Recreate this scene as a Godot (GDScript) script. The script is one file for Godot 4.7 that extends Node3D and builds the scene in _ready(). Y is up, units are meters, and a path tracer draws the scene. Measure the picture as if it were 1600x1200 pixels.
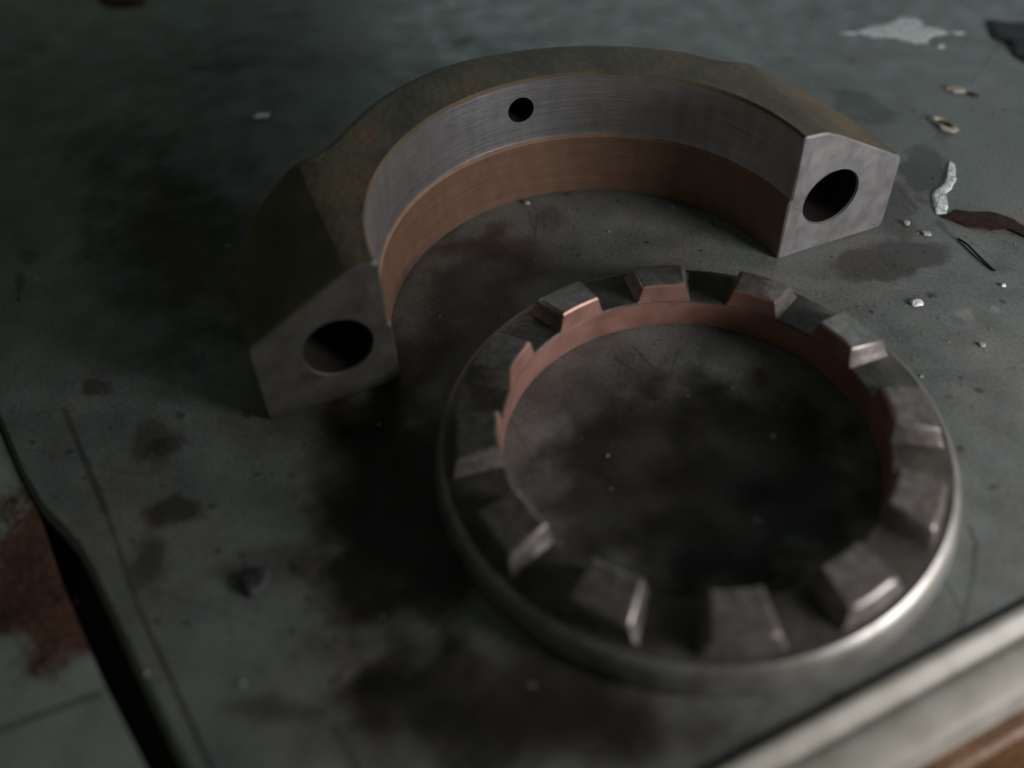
extends Node3D
# Two machined steel parts on a dirty workbench: a bearing cap and a toothed ring, lit from one side. Units are metres.

const RB := 0.06278        # bore radius of the bearing cap
const RR := 0.0668         # outer radius of the toothed ring
const TW := 2048
const TH := 1472

var dark: PackedFloat32Array
var pale: PackedFloat32Array
var rusty: PackedFloat32Array
var edge_noise := FastNoiseLite.new()
var used := {}


func _ready():
	# ---------- camera ----------
	var pitch := 0.82721
	var roll := 0.05554
	var side := Vector3(1, 0, 0)
	var up0 := Vector3(0, cos(pitch), -sin(pitch))
	var cam := Camera3D.new()
	cam.name = "camera"
	add_child(cam)
	var right := side * cos(roll) - up0 * sin(roll)
	var upv := side * sin(roll) + up0 * cos(roll)
	cam.transform = Transform3D(Basis(right, upv, right.cross(upv)), Vector3(0, 0.2, 0))
	cam.keep_aspect = Camera3D.KEEP_HEIGHT
	cam.near = 0.01
	cam.far = 20.0
	var eye := CameraAttributesPhysical.new()
	eye.frustum_focal_length = 30.17
	eye.frustum_focus_distance = 0.298
	eye.frustum_near = 0.01
	eye.frustum_far = 20.0
	eye.exposure_aperture = 3.7
	cam.attributes = eye
	cam.fov = 43.38
	cam.current = true
	# ---------- dim surroundings and the lamps of the workshop ----------
	var env := Environment.new()
	env.background_mode = Environment.BG_COLOR
	env.background_color = Color(0.038, 0.045, 0.036).linear_to_srgb()
	env.tonemap_mode = Environment.TONE_MAPPER_LINEAR
	env.tonemap_exposure = 1.0
	env.sdfgi_enabled = true
	env.ssao_enabled = true
	env.ssil_enabled = true
	var we := WorldEnvironment.new()
	we.name = "surroundings"
	we.environment = env
	add_child(we)
	lamp("window_light", Vector3(0.347, 0.111, -0.019), Vector3(0.05, 0.0, -0.19), Vector2(0.13, 0.08), Color(1.0, 0.985, 0.985), 0.116)
	lamp("back_light", Vector3(0.30, 0.30, -0.95), Vector3(0.10, 0.0, -0.25), Vector2(0.9, 0.28), Color(0.88, 0.99, 1.0), 0.078)

	build_bench()
	build_cap()
	build_ring()
	build_debris()


func lamp(called: String, at: Vector3, to: Vector3, size: Vector2, color: Color, energy: float):
	var l := AreaLight3D.new()
	l.name = called
	l.area_size = size
	l.light_color = color
	l.light_energy = energy
	l.shadow_enabled = true
	l.area_range = 6.0
	add_child(l)
	l.look_at_from_position(at, to, Vector3.UP)


# ---------------------------------------------------------------- helpers
func numbered(called: String) -> String:
	used[called] = used.get(called, -1) + 1
	return called if used[called] == 0 else "%s_%03d" % [called, used[called]]


func thing(called: String, label: String, category: String, at: Vector3, group := "") -> Node3D:
	var o := Node3D.new()
	o.name = numbered(called)
	add_child(o)
	o.position = at
	tag(o, label, category, group)
	return o


func tag(o: Node, label: String, category := "", group := ""):
	o.set_meta("label", label)
	if category:
		o.set_meta("category", category)
	if group:
		o.set_meta("group", group)


func obj(called: String, st: SurfaceTool, m: Material, parent: Node, smooth := true) -> MeshInstance3D:
	if smooth:
		st.generate_normals()
	var o := MeshInstance3D.new()
	o.name = called
	o.mesh = st.commit()
	o.material_override = m
	parent.add_child(o, true)
	return o


func begin() -> SurfaceTool:
	var st := SurfaceTool.new()
	st.begin(Mesh.PRIMITIVE_TRIANGLES)
	return st


# one triangle, wound so that its front faces along «out»
func tri(st: SurfaceTool, a: Vector3, b: Vector3, c: Vector3, out: Vector3, ua := Vector2(), ub := Vector2(), uc := Vector2()):
	if (c - a).cross(b - a).dot(out) < 0.0:
		var t := b; b = c; c = t
		var tu := ub; ub = uc; uc = tu
	st.set_uv(ua); st.add_vertex(a)
	st.set_uv(ub); st.add_vertex(b)
	st.set_uv(uc); st.add_vertex(c)


func quad(st: SurfaceTool, a: Vector3, b: Vector3, c: Vector3, d: Vector3, out: Vector3, ua := Vector2(), ub := Vector2(), uc := Vector2(), ud := Vector2()):
	tri(st, a, b, c, out, ua, ub, uc)
	tri(st, a, c, d, out, ua, uc, ud)


func noise(freq: float, n_seed: int, octaves := 4) -> FastNoiseLite:
	var n := FastNoiseLite.new()
	n.noise_type = FastNoiseLite.TYPE_SIMPLEX_SMOOTH
	n.frequency = freq
	n.seed = n_seed
	n.fractal_octaves = octaves
	return n


func noise_tex(freq: float, n_seed: int, stops: Array, octaves := 5, size := 512) -> NoiseTexture2D:
	var t := NoiseTexture2D.new()
	t.width = size
	t.height = size
	t.seamless = true
	t.noise = noise(freq, n_seed, octaves)
	if stops.size():
		var g := Gradient.new()
		var at := PackedFloat32Array()
		var col := PackedColorArray()
		for s in stops:
			at.append(s[0])
			col.append(s[1].linear_to_srgb())
		g.offsets = at
		g.colors = col
		t.color_ramp = g
	return t


# a material with a mottled colour, mottled gloss and fine relief, laid on by the object's own axes
func mottled(stops: Array, n_seed: int, rough: float, metal: float, relief: float, scale := 16.0, freq := 0.012) -> StandardMaterial3D:
	var m := StandardMaterial3D.new()
	m.albedo_texture = noise_tex(freq, n_seed, stops)
	m.roughness = rough
	m.metallic = metal
	m.metallic_specular = 0.5
	if relief > 0.0:
		m.heightmap_enabled = true
		m.heightmap_texture = noise_tex(0.05, n_seed + 7, [], 4)
		m.heightmap_scale = relief
	m.uv1_triplanar = true
	m.uv1_scale = Vector3.ONE * scale
	m.uv1_triplanar_sharpness = 4.0
	return m


# ---------------------------------------------------------------- the dirty bench top
func stain_or_shade(into: PackedFloat32Array, x: float, z: float, ux: float, uz: float, vx: float, vz: float, strength: float, soft: float):
	var px := TW / 0.64
	var cx := (x + 0.32) * px
	var cz := (z + 0.52) * px
	var a := Vector2(ux, uz) * px
	var b := Vector2(vx, vz) * px
	var det := a.x * b.y - a.y * b.x
	var ex := (absf(a.x) + absf(b.x)) * 1.4
	var ez := (absf(a.y) + absf(b.y)) * 1.4
	var grain := clampf(14.0 / maxf(a.length(), 1.0), 0.35, 3.0)
	var rough_edge := 0.24 if a.length() > 150.0 else 0.42
	for j in range(maxi(0, int(cz - ez)), mini(TH, int(cz + ez) + 1)):
		for i in range(maxi(0, int(cx - ex)), mini(TW, int(cx + ex) + 1)):
			var p := Vector2(i - cx, j - cz)
			var u := (p.x * b.y - p.y * b.x) / det
			var v := (a.x * p.y - a.y * p.x) / det
			var r := u * u + v * v
			if r > 1.9:
				continue
			var d := sqrt(r) + edge_noise.get_noise_2d(i * grain, j * grain) * rough_edge
			var k := strength * (1.0 - smoothstep(1.0 - soft, 1.0, d))
			if k > 0.0:
				into[j * TW + i] = 1.0 - (1.0 - into[j * TW + i]) * (1.0 - k)


func scratch(into: PackedFloat32Array, x0: float, z0: float, x1: float, z1: float, half: float, strength: float):
	var px := TW / 0.64
	var a := Vector2(x0 + 0.32, z0 + 0.52) * px
	var b := Vector2(x1 + 0.32, z1 + 0.52) * px
	var h := maxf(half * px, 1.2)
	for j in range(maxi(0, int(minf(a.y, b.y) - h * 2)), mini(TH, int(maxf(a.y, b.y) + h * 2) + 1)):
		for i in range(maxi(0, int(minf(a.x, b.x) - h * 2)), mini(TW, int(maxf(a.x, b.x) + h * 2) + 1)):
			var p := Vector2(i, j)
			var t := clampf((p - a).dot(b - a) / (b - a).length_squared(), 0, 1)
			var d := p.distance_to(a.lerp(b, t)) / (h * (1.0 + 0.5 * edge_noise.get_noise_2d(i * 0.7, j * 0.7)))
			var k := strength * (1.0 - smoothstep(0.45, 1.0, d))
			if k > into[j * TW + i]:
				into[j * TW + i] = k


func marks_on_the_bench():  # real stains and scuffs, plus shade of the ring and cap painted in
	# years of fine scuffs, dark and pale
	var rng := RandomNumberGenerator.new()
	rng.seed = 71
	for k in 170:
		var p := Vector2(rng.randf_range(-0.26, 0.26), rng.randf_range(-0.48, -0.07))
		var d := Vector2.from_angle(rng.randfn(0.5, 0.8)) * rng.randf_range(0.003, 0.028)
		var bend := d.rotated(rng.randf_range(-0.35, 0.35))
		var into := dark if k % 3 else pale
		var amount := rng.randf_range(0.08, 0.26) * (1.0 if k % 3 else 0.45)
		scratch(into, p.x, p.y, p.x + d.x, p.y + d.y, 0.0004, amount)
		scratch(into, p.x + d.x, p.y + d.y, p.x + d.x + bend.x, p.y + d.y + bend.y, 0.0003, amount * 0.8)
	for k in 260:
		var p := Vector2(rng.randf_range(-0.28, 0.28), rng.randf_range(-0.48, -0.07))
		var r := rng.randf_range(0.0004, 0.0016)
		stain_or_shade(dark if k % 4 else pale, p.x, p.y, r, 0.0, 0.0, r * 0.8, rng.randf_range(0.15, 0.5), 0.5)
	# a scored line along the left edge
	scratch(dark, -0.1262, -0.1837, -0.1194, -0.1716, 0.0011, 0.40)
	scratch(dark, -0.1194, -0.1716, -0.1056, -0.1474, 0.0013, 0.55)
	scratch(dark, -0.1056, -0.1474, -0.0900, -0.1172, 0.0009, 0.45)
	scratch(dark, -0.0900, -0.1172, -0.0671, -0.0800, 0.0009, 0.6)
	scratch(dark, -0.0671, -0.0800, -0.0560, -0.0620, 0.0009, 0.6)
	stain_or_shade(dark, -0.1072, -0.3157, 0.0634, 0.0062, 0.0096, 0.0562, 0.36, 0.90)
	stain_or_shade(dark, -0.1411, -0.3169, 0.0270, 0.0026, 0.0051, 0.0217, 0.35, 0.60)
	stain_or_shade(dark, -0.1033, -0.2552, 0.0367, 0.0032, 0.0069, 0.0373, 0.50, 0.80)  # oil left of the cap, with its shadow painted in
	stain_or_shade(dark, -0.0738, -0.2246, 0.0241, 0.0020, 0.0046, 0.0356, 0.50, 0.80)
	stain_or_shade(dark, 0.0156, -0.1554, 0.0117, 0.0008, -0.0004, 0.0046, 0.35, 0.70)
	stain_or_shade(dark, 0.0389, -0.1435, 0.0063, -0.0029, 0.0028, 0.0129, 0.50, 0.70)
	stain_or_shade(dark, 0.0228, -0.1774, 0.0317, 0.0024, -0.0028, 0.0284, 0.40, 0.70)
	stain_or_shade(dark, 0.0463, -0.1804, 0.0163, -0.0026, -0.0002, 0.0072, 0.35, 0.70)
	stain_or_shade(dark, 0.0604, -0.1699, 0.0154, 0.0011, -0.0018, 0.0091, 0.30, 0.80)
	stain_or_shade(dark, 0.0473, -0.1277, 0.0276, 0.0018, -0.0030, 0.0163, 0.50, 0.90)
	stain_or_shade(dark, -0.0344, -0.1506, 0.0282, 0.0019, 0.0026, 0.0537, 0.60, 0.70)  # left of the ring: oil and the ring's shade in one dark patch
	stain_or_shade(dark, -0.0601, -0.1310, 0.0230, -0.0023, 0.0017, 0.0070, 0.45, 0.70)
	stain_or_shade(dark, -0.0882, -0.1462, 0.0084, -0.0030, 0.0027, 0.0058, 0.70, 0.50)
	stain_or_shade(dark, -0.0909, -0.1321, 0.0062, 0.0016, 0.0007, 0.0112, 0.55, 0.60)
	stain_or_shade(dark, -0.0995, -0.1702, 0.0074, 0.0005, 0.0029, 0.0137, 0.50, 0.70)
	stain_or_shade(dark, -0.1192, -0.1917, 0.0056, 0.0004, 0.0011, 0.0046, 0.55, 0.50)
	stain_or_shade(dark, -0.0950, -0.1676, 0.0075, -0.0033, 0.0021, 0.0043, 0.50, 0.60)
	stain_or_shade(dark, -0.0538, -0.0917, 0.0134, 0.0020, 0.0002, 0.0049, 0.50, 0.70)
	stain_or_shade(dark, -0.0439, -0.1062, 0.0088, 0.0005, 0.0005, 0.0064, 0.30, 0.80)
	stain_or_shade(dark, -0.0039, -0.0874, 0.0410, 0.0024, -0.0005, 0.0127, 0.55, 0.80)
	stain_or_shade(dark, -0.0248, -0.0989, 0.0228, 0.0013, 0.0005, 0.0182, 0.40, 0.90)
	stain_or_shade(dark, 0.1449, -0.2723, 0.0073, 0.0066, -0.0089, 0.0161, 0.62, 0.35)
	stain_or_shade(dark, 0.1364, -0.3129, 0.0098, 0.0125, -0.0054, 0.0098, 0.55, 0.40)
	stain_or_shade(dark, 0.1209, -0.2278, 0.0202, -0.0010, -0.0027, 0.0108, 0.58, 0.35)
	stain_or_shade(dark, 0.1292, -0.2515, 0.0082, 0.0007, -0.0073, 0.0234, 0.45, 0.60)
	stain_or_shade(dark, 0.1591, -0.2957, 0.0036, 0.0004, -0.0033, 0.0096, 0.30, 0.50)
	stain_or_shade(dark, 0.1218, -0.3511, 0.0093, 0.0017, -0.0012, 0.0044, 0.45, 0.60)
	stain_or_shade(dark, 0.0661, -0.0882, 0.0019, 0.0001, -0.0004, 0.0014, 0.65, 0.50)
	stain_or_shade(dark, 0.0535, -0.0814, 0.0162, -0.0052, 0.0005, 0.0033, 0.30, 0.80)
	stain_or_shade(dark, -0.1138, -0.3696, 0.0185, 0.0001, 0.0010, 0.0052, 0.40, 0.60)
	stain_or_shade(dark, -0.0896, -0.4115, 0.0115, 0.0013, 0.0006, 0.0048, 0.35, 0.70)
	stain_or_shade(dark, -0.1950, -0.3950, 0.0171, 0.0019, 0.0027, 0.0091, 0.30, 0.80)
	stain_or_shade(dark, -0.2030, -0.3850, 0.0112, 0.0012, 0.0027, 0.0088, 0.30, 0.80)
	stain_or_shade(dark, 0.0023, -0.2396, 0.0246, 0.0021, -0.0009, 0.0222, 0.45, 0.80)
	stain_or_shade(dark, 0.0159, -0.2583, 0.0085, 0.0008, -0.0006, 0.0089, 0.35, 0.70)
	stain_or_shade(dark, -0.0181, -0.1954, 0.0148, 0.0011, 0.0001, 0.0155, 0.40, 0.80)
	stain_or_shade(dark, 0.0327, -0.1232, 0.0303, 0.0020, -0.0020, 0.0141, 0.35, 0.80)
	stain_or_shade(dark, 0.1511, -0.2207, 0.0057, 0.0005, -0.0013, 0.0035, 0.25, 0.80)
	stain_or_shade(dark, 0.1318, -0.1994, 0.0044, 0.0004, -0.0009, 0.0026, 0.25, 0.80)
	stain_or_shade(dark, 0.1119, -0.1957, 0.0072, 0.0006, -0.0013, 0.0041, 0.25, 0.80)
	stain_or_shade(dark, -0.1569, -0.2533, 0.0043, 0.0004, 0.0014, 0.0047, 0.40, 0.50)
	stain_or_shade(dark, -0.1561, -0.2405, 0.0030, 0.0002, 0.0019, 0.0064, 0.40, 0.60)
	stain_or_shade(dark, -0.1334, -0.2939, 0.0305, 0.0029, 0.0054, 0.0238, 0.30, 0.90)
	stain_or_shade(dark, -0.0714, -0.3681, 0.0638, 0.0069, 0.0020, 0.0208, 0.25, 0.90)
	stain_or_shade(dark, 0.0462, -0.1481, 0.0503, 0.0035, -0.0080, 0.0468, 0.80, 0.45)  # inside the ring: shade of its wall painted over the oil
	stain_or_shade(dark, 0.0601, -0.1441, 0.0368, 0.0025, -0.0084, 0.0398, 0.60, 0.60)  # right half of the ring interior, painted shade
	stain_or_shade(dark, -0.0308, -0.1423, 0.0276, 0.0019, 0.0023, 0.0573, 0.76, 0.60)  # ring's cast shade on its left, painted darker along with oil
	stain_or_shade(dark, -0.0039, -0.0889, 0.0549, 0.0032, -0.0009, 0.0214, 0.80, 0.60)  # below the ring: painted shadow together with oil
	stain_or_shade(dark, -0.0373, -0.1173, 0.0272, 0.0017, 0.0016, 0.0255, 0.45, 0.80)
	stain_or_shade(dark, -0.0102, -0.2253, 0.0222, 0.0141, -0.0108, 0.0411, 0.60, 0.70)  # under the arch: shadow of the ring painted into the colour
	stain_or_shade(dark, -0.0429, -0.1775, 0.0285, 0.0021, 0.0010, 0.0142, 0.40, 0.80)
	stain_or_shade(dark, -0.0999, -0.2484, 0.0489, 0.0042, 0.0128, 0.0712, 0.66, 0.60)  # wide dark area left of the cap, cast shade painted in with the oil
	stain_or_shade(dark, -0.1316, -0.2861, 0.0347, 0.0032, 0.0106, 0.0462, 0.30, 0.80)
	stain_or_shade(dark, -0.1232, -0.3635, 0.0479, 0.0051, 0.0056, 0.0307, 0.25, 0.80)
	stain_or_shade(dark, -0.0326, -0.1864, 0.0218, 0.0016, 0.0012, 0.0297, 0.50, 0.80)
	stain_or_shade(dark, -0.0743, -0.1780, 0.0018, 0.0001, 0.0002, 0.0017, 0.55, 0.60)
	stain_or_shade(dark, -0.0684, -0.1571, 0.0012, 0.0001, 0.0001, 0.0010, 0.55, 0.60)
	stain_or_shade(dark, -0.0590, -0.1560, 0.0012, 0.0001, 0.0001, 0.0010, 0.55, 0.60)
	stain_or_shade(dark, -0.0642, -0.1572, 0.0007, 0.0000, 0.0001, 0.0006, 0.55, 0.60)
	stain_or_shade(dark, -0.0558, -0.1275, 0.0014, 0.0001, 0.0001, 0.0011, 0.55, 0.60)
	stain_or_shade(dark, -0.0487, -0.1267, 0.0014, 0.0001, 0.0001, 0.0011, 0.55, 0.60)
	stain_or_shade(dark, -0.0449, -0.1264, 0.0012, 0.0001, 0.0001, 0.0010, 0.55, 0.60)
	stain_or_shade(dark, -0.0723, -0.1291, 0.0009, 0.0001, 0.0001, 0.0008, 0.55, 0.60)
	stain_or_shade(dark, -0.0510, -0.1190, 0.0012, 0.0001, 0.0001, 0.0010, 0.55, 0.60)
	stain_or_shade(dark, -0.0539, -0.1108, 0.0012, 0.0001, 0.0001, 0.0009, 0.55, 0.60)
	stain_or_shade(dark, -0.0454, -0.1063, 0.0013, 0.0001, 0.0001, 0.0010, 0.55, 0.60)
	stain_or_shade(dark, -0.0929, -0.1793, 0.0022, 0.0002, 0.0004, 0.0020, 0.55, 0.60)
	stain_or_shade(dark, -0.0786, -0.1475, 0.0013, 0.0001, 0.0002, 0.0011, 0.55, 0.60)
	stain_or_shade(dark, -0.0747, -0.1338, 0.0011, 0.0001, 0.0002, 0.0009, 0.55, 0.60)
	stain_or_shade(dark, -0.0858, -0.1153, 0.0014, 0.0001, 0.0002, 0.0011, 0.55, 0.60)
	stain_or_shade(dark, -0.1144, -0.1592, 0.0010, 0.0001, 0.0002, 0.0009, 0.55, 0.60)
	stain_or_shade(dark, -0.1206, -0.1683, 0.0014, 0.0001, 0.0003, 0.0013, 0.55, 0.60)
	stain_or_shade(dark, -0.1319, -0.1725, 0.0011, 0.0001, 0.0003, 0.0010, 0.55, 0.60)
	stain_or_shade(dark, 0.1034, -0.1860, 0.0011, 0.0001, -0.0003, 0.0010, 0.55, 0.60)
	stain_or_shade(dark, 0.1273, -0.1719, 0.0014, 0.0001, -0.0005, 0.0013, 0.55, 0.60)
	stain_or_shade(dark, 0.1238, -0.1770, 0.0010, 0.0001, -0.0004, 0.0010, 0.55, 0.60)
	stain_or_shade(dark, 0.1272, -0.2109, 0.0019, 0.0002, -0.0007, 0.0019, 0.55, 0.60)
	stain_or_shade(dark, 0.1467, -0.2065, 0.0013, 0.0001, -0.0005, 0.0013, 0.55, 0.60)
	stain_or_shade(dark, 0.1029, -0.1668, 0.0010, 0.0001, -0.0003, 0.0009, 0.55, 0.60)
	stain_or_shade(dark, -0.0351, -0.3853, 0.0022, 0.0002, 0.0001, 0.0031, 0.55, 0.60)
	stain_or_shade(dark, 0.0624, -0.3853, 0.0027, 0.0003, -0.0005, 0.0039, 0.55, 0.60)
	stain_or_shade(dark, 0.1048, -0.3804, 0.0026, 0.0003, -0.0008, 0.0038, 0.55, 0.60)
	stain_or_shade(dark, 0.0250, -0.3924, 0.0022, 0.0003, -0.0002, 0.0032, 0.55, 0.60)
	stain_or_shade(dark, 0.1412, -0.3474, 0.0020, 0.0002, -0.0008, 0.0027, 0.55, 0.60)
	stain_or_shade(dark, 0.1112, -0.3609, 0.0018, 0.0002, -0.0005, 0.0025, 0.55, 0.60)
	stain_or_shade(dark, 0.1151, -0.1526, 0.0013, 0.0001, -0.0004, 0.0012, 0.55, 0.60)
	stain_or_shade(dark, 0.1187, -0.1400, 0.0016, 0.0001, -0.0005, 0.0014, 0.55, 0.60)
	stain_or_shade(dark, -0.0148, -0.3798, 0.0120, -0.0047, 0.0007, 0.0059, 0.75, 0.35)
	stain_or_shade(rusty, -0.0148, -0.3798, 0.0130, -0.0051, 0.0008, 0.0069, 0.50, 0.50)
	stain_or_shade(rusty, 0.0467, -0.3905, 0.0025, -0.0015, 0.0002, 0.0021, 0.70, 0.50)
	stain_or_shade(rusty, -0.1719, -0.4365, 0.0130, -0.0009, 0.0014, 0.0052, 0.50, 0.50)
	stain_or_shade(rusty, 0.1553, -0.2451, 0.0154, 0.0032, -0.0032, 0.0077, 0.35, 0.60)
	stain_or_shade(pale, -0.0519, -0.1602, 0.0154, 0.0011, 0.0012, 0.0130, 0.12, 0.80)
	stain_or_shade(pale, 0.1340, -0.2014, 0.0031, 0.0023, -0.0021, 0.0034, 0.35, 0.70)
	stain_or_shade(pale, 0.1431, -0.2032, 0.0022, 0.0002, -0.0008, 0.0021, 0.35, 0.70)
	stain_or_shade(pale, 0.0475, -0.2554, 0.0246, 0.0058, -0.0026, 0.0134, 0.15, 0.80)
	stain_or_shade(pale, 0.1652, -0.3847, 0.0157, 0.0018, -0.0017, 0.0055, 0.15, 0.80)
	stain_or_shade(pale, 0.0889, -0.2199, 0.0167, 0.0037, -0.0014, 0.0046, 0.15, 0.70)
	stain_or_shade(pale, 0.1189, -0.1633, 0.0133, 0.0010, -0.0070, 0.0198, 0.08, 0.90)
	stain_or_shade(pale, -0.1313, -0.4075, 0.0111, -0.0003, 0.0008, 0.0036, 0.20, 0.80)
	stain_or_shade(pale, -0.1892, -0.4038, 0.0058, 0.0007, 0.0008, 0.0029, 0.25, 0.70)
	stain_or_shade(pale, 0.1719, -0.3557, 0.0146, 0.0027, -0.0014, 0.0040, 0.20, 0.80)
	scratch(dark, 0.1087, -0.1292, 0.1085, -0.1237, 0.00069, 0.40)
	scratch(dark, 0.1085, -0.1237, 0.1045, -0.1151, 0.00069, 0.40)
	scratch(dark, 0.1045, -0.1151, 0.1001, -0.1070, 0.00069, 0.40)
	scratch(dark, 0.1001, -0.1070, 0.0967, -0.1016, 0.00069, 0.40)
	scratch(dark, 0.0978, -0.1164, 0.0984, -0.1096, 0.00059, 0.35)
	scratch(dark, 0.0984, -0.1096, 0.0988, -0.1047, 0.00059, 0.35)
	scratch(dark, 0.0297, -0.1917, 0.0362, -0.1849, 0.00046, 0.60)
	scratch(dark, 0.0362, -0.1849, 0.0428, -0.1807, 0.00046, 0.60)
	scratch(dark, 0.0355, -0.1964, 0.0394, -0.1884, 0.00046, 0.60)
	scratch(dark, 0.0394, -0.1884, 0.0440, -0.1826, 0.00046, 0.60)
	scratch(dark, 0.0489, -0.1941, 0.0457, -0.1879, 0.00037, 0.50)
	scratch(dark, 0.0457, -0.1879, 0.0445, -0.1825, 0.00037, 0.50)
	scratch(dark, 0.0549, -0.1885, 0.0498, -0.1851, 0.00045, 0.50)
	scratch(dark, 0.0498, -0.1851, 0.0446, -0.1806, 0.00045, 0.50)
	scratch(dark, 0.0175, -0.1778, 0.0248, -0.1883, 0.00062, 0.30)
	scratch(dark, 0.0248, -0.1883, 0.0295, -0.1892, 0.00062, 0.30)
	scratch(dark, 0.0113, -0.2604, 0.0100, -0.2486, 0.00054, 0.50)
	scratch(dark, 0.0100, -0.2486, 0.0064, -0.2314, 0.00054, 0.50)
	scratch(dark, 0.0140, -0.2619, 0.0131, -0.2510, 0.00043, 0.45)
	scratch(dark, 0.0086, -0.2624, 0.0104, -0.2453, 0.00043, 0.35)
	scratch(dark, -0.0435, -0.0977, -0.0400, -0.1029, 0.00114, 0.50)
	scratch(dark, -0.0400, -0.1029, -0.0324, -0.1084, 0.00114, 0.50)
	scratch(dark, -0.0324, -0.1084, -0.0244, -0.1123, 0.00114, 0.50)
	scratch(dark, -0.0244, -0.1123, -0.0178, -0.1169, 0.00114, 0.50)
	scratch(pale, -0.0420, -0.0966, -0.0364, -0.1019, 0.00057, 0.16)
	scratch(pale, -0.0364, -0.1019, -0.0293, -0.1057, 0.00057, 0.16)
	scratch(pale, -0.0293, -0.1057, -0.0214, -0.1089, 0.00057, 0.16)
	scratch(pale, -0.0214, -0.1089, -0.0160, -0.1151, 0.00057, 0.16)
	scratch(dark, -0.0424, -0.0879, -0.0393, -0.0832, 0.00090, 0.60)
	scratch(dark, -0.0393, -0.0832, -0.0358, -0.0763, 0.00090, 0.60)
	scratch(dark, -0.1571, -0.2437, -0.1537, -0.2312, 0.00075, 0.50)
	scratch(dark, 0.2019, -0.3534, 0.1874, -0.3351, 0.00087, 0.30)
	scratch(dark, 0.1874, -0.3351, 0.1806, -0.3263, 0.00087, 0.30)
	scratch(dark, 0.1040, -0.2436, 0.1317, -0.2462, 0.00030, 0.20)
	scratch(rusty, 0.1330, -0.2671, 0.1359, -0.2526, 0.00106, 0.40)
	scratch(dark, 0.1330, -0.2671, 0.1359, -0.2526, 0.00128, 0.50)
	scratch(dark, 0.1408, -0.2454, 0.1416, -0.2397, 0.00142, 0.35)
	scratch(dark, 0.1416, -0.2397, 0.1444, -0.2349, 0.00142, 0.35)

func bench_material() -> StandardMaterial3D:
	edge_noise = noise(0.05, 5, 3)
	dark.resize(TW * TH)
	pale.resize(TW * TH)
	rusty.resize(TW * TH)
	marks_on_the_bench()
	var wide := noise(0.006, 11, 4).get_image(TW / 2, TH / 2, false, false, false).get_data()
	var mid := noise(0.035, 12, 4).get_image(TW / 2, TH / 2, false, false, false).get_data()
	var hue := noise(0.012, 13, 3).get_image(TW / 2, TH / 2, false, false, false).get_data()
	var hue2 := noise(0.05, 14, 2).get_image(TW / 2, TH / 2, false, false, false).get_data()
	var fine := noise(0.21, 15, 3).get_image(TW, TH, false, false, false)
	var fine_data := fine.get_data()
	var rgb := PackedByteArray()
	rgb.resize(TW * TH * 3)
	var gloss := PackedByteArray()
	gloss.resize(TW * TH)
	var curve := PackedByteArray()
	curve.resize(1025)
	for i in 1025:
		curve[i] = int(Color(i / 1024.0, 0, 0).linear_to_srgb().r * 255.0)
	var hw := TW / 2
	for j in TH:
		for i in TW:
			var n := j * TW + i
			var h := (j >> 1) * hw + (i >> 1)
			var f: float = fine_data[n] / 255.0 - 0.5
			var base: float = 0.160 + (wide[h] - 128) * 0.00042 + (mid[h] - 128) * 0.00034 + f * 0.09
			var speck: float = 0.7 if fine_data[n] < 58 else 1.0
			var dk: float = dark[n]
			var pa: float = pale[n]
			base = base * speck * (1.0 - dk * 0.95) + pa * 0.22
			var c: float = (hue[h] - 128) * 0.0006
			var e: float = (hue2[h] - 128) * 0.0004
			var ru: float = rusty[n] + dk * 0.32
			var r: float = base * (0.985 - c + e + ru * 0.25)
			var g: float = base * (1.035 + c * 0.55 - e * 0.4 - ru * 0.42)
			var b: float = base * (0.985 + c * 0.2 - e * 0.7 - ru * 0.42)
			rgb[n * 3] = curve[clampi(int(r * 1024), 4, 1024)]
			rgb[n * 3 + 1] = curve[clampi(int(g * 1024), 4, 1024)]
			rgb[n * 3 + 2] = curve[clampi(int(b * 1024), 4, 1024)]
			gloss[n] = clampi(int(255 * (0.42 - dk * 0.05 + (mid[h] - 128) * 0.0016)), 0, 255)
	var m := StandardMaterial3D.new()
	m.albedo_texture = ImageTexture.create_from_image(Image.create_from_data(TW, TH, false, Image.FORMAT_RGB8, rgb))
	m.roughness = 1.0
	m.roughness_texture = ImageTexture.create_from_image(Image.create_from_data(TW, TH, false, Image.FORMAT_L8, gloss))
	m.metallic_specular = 0.45
	m.heightmap_enabled = true
	m.heightmap_texture = ImageTexture.create_from_image(fine)
	m.heightmap_scale = 0.006
	return m


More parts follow.
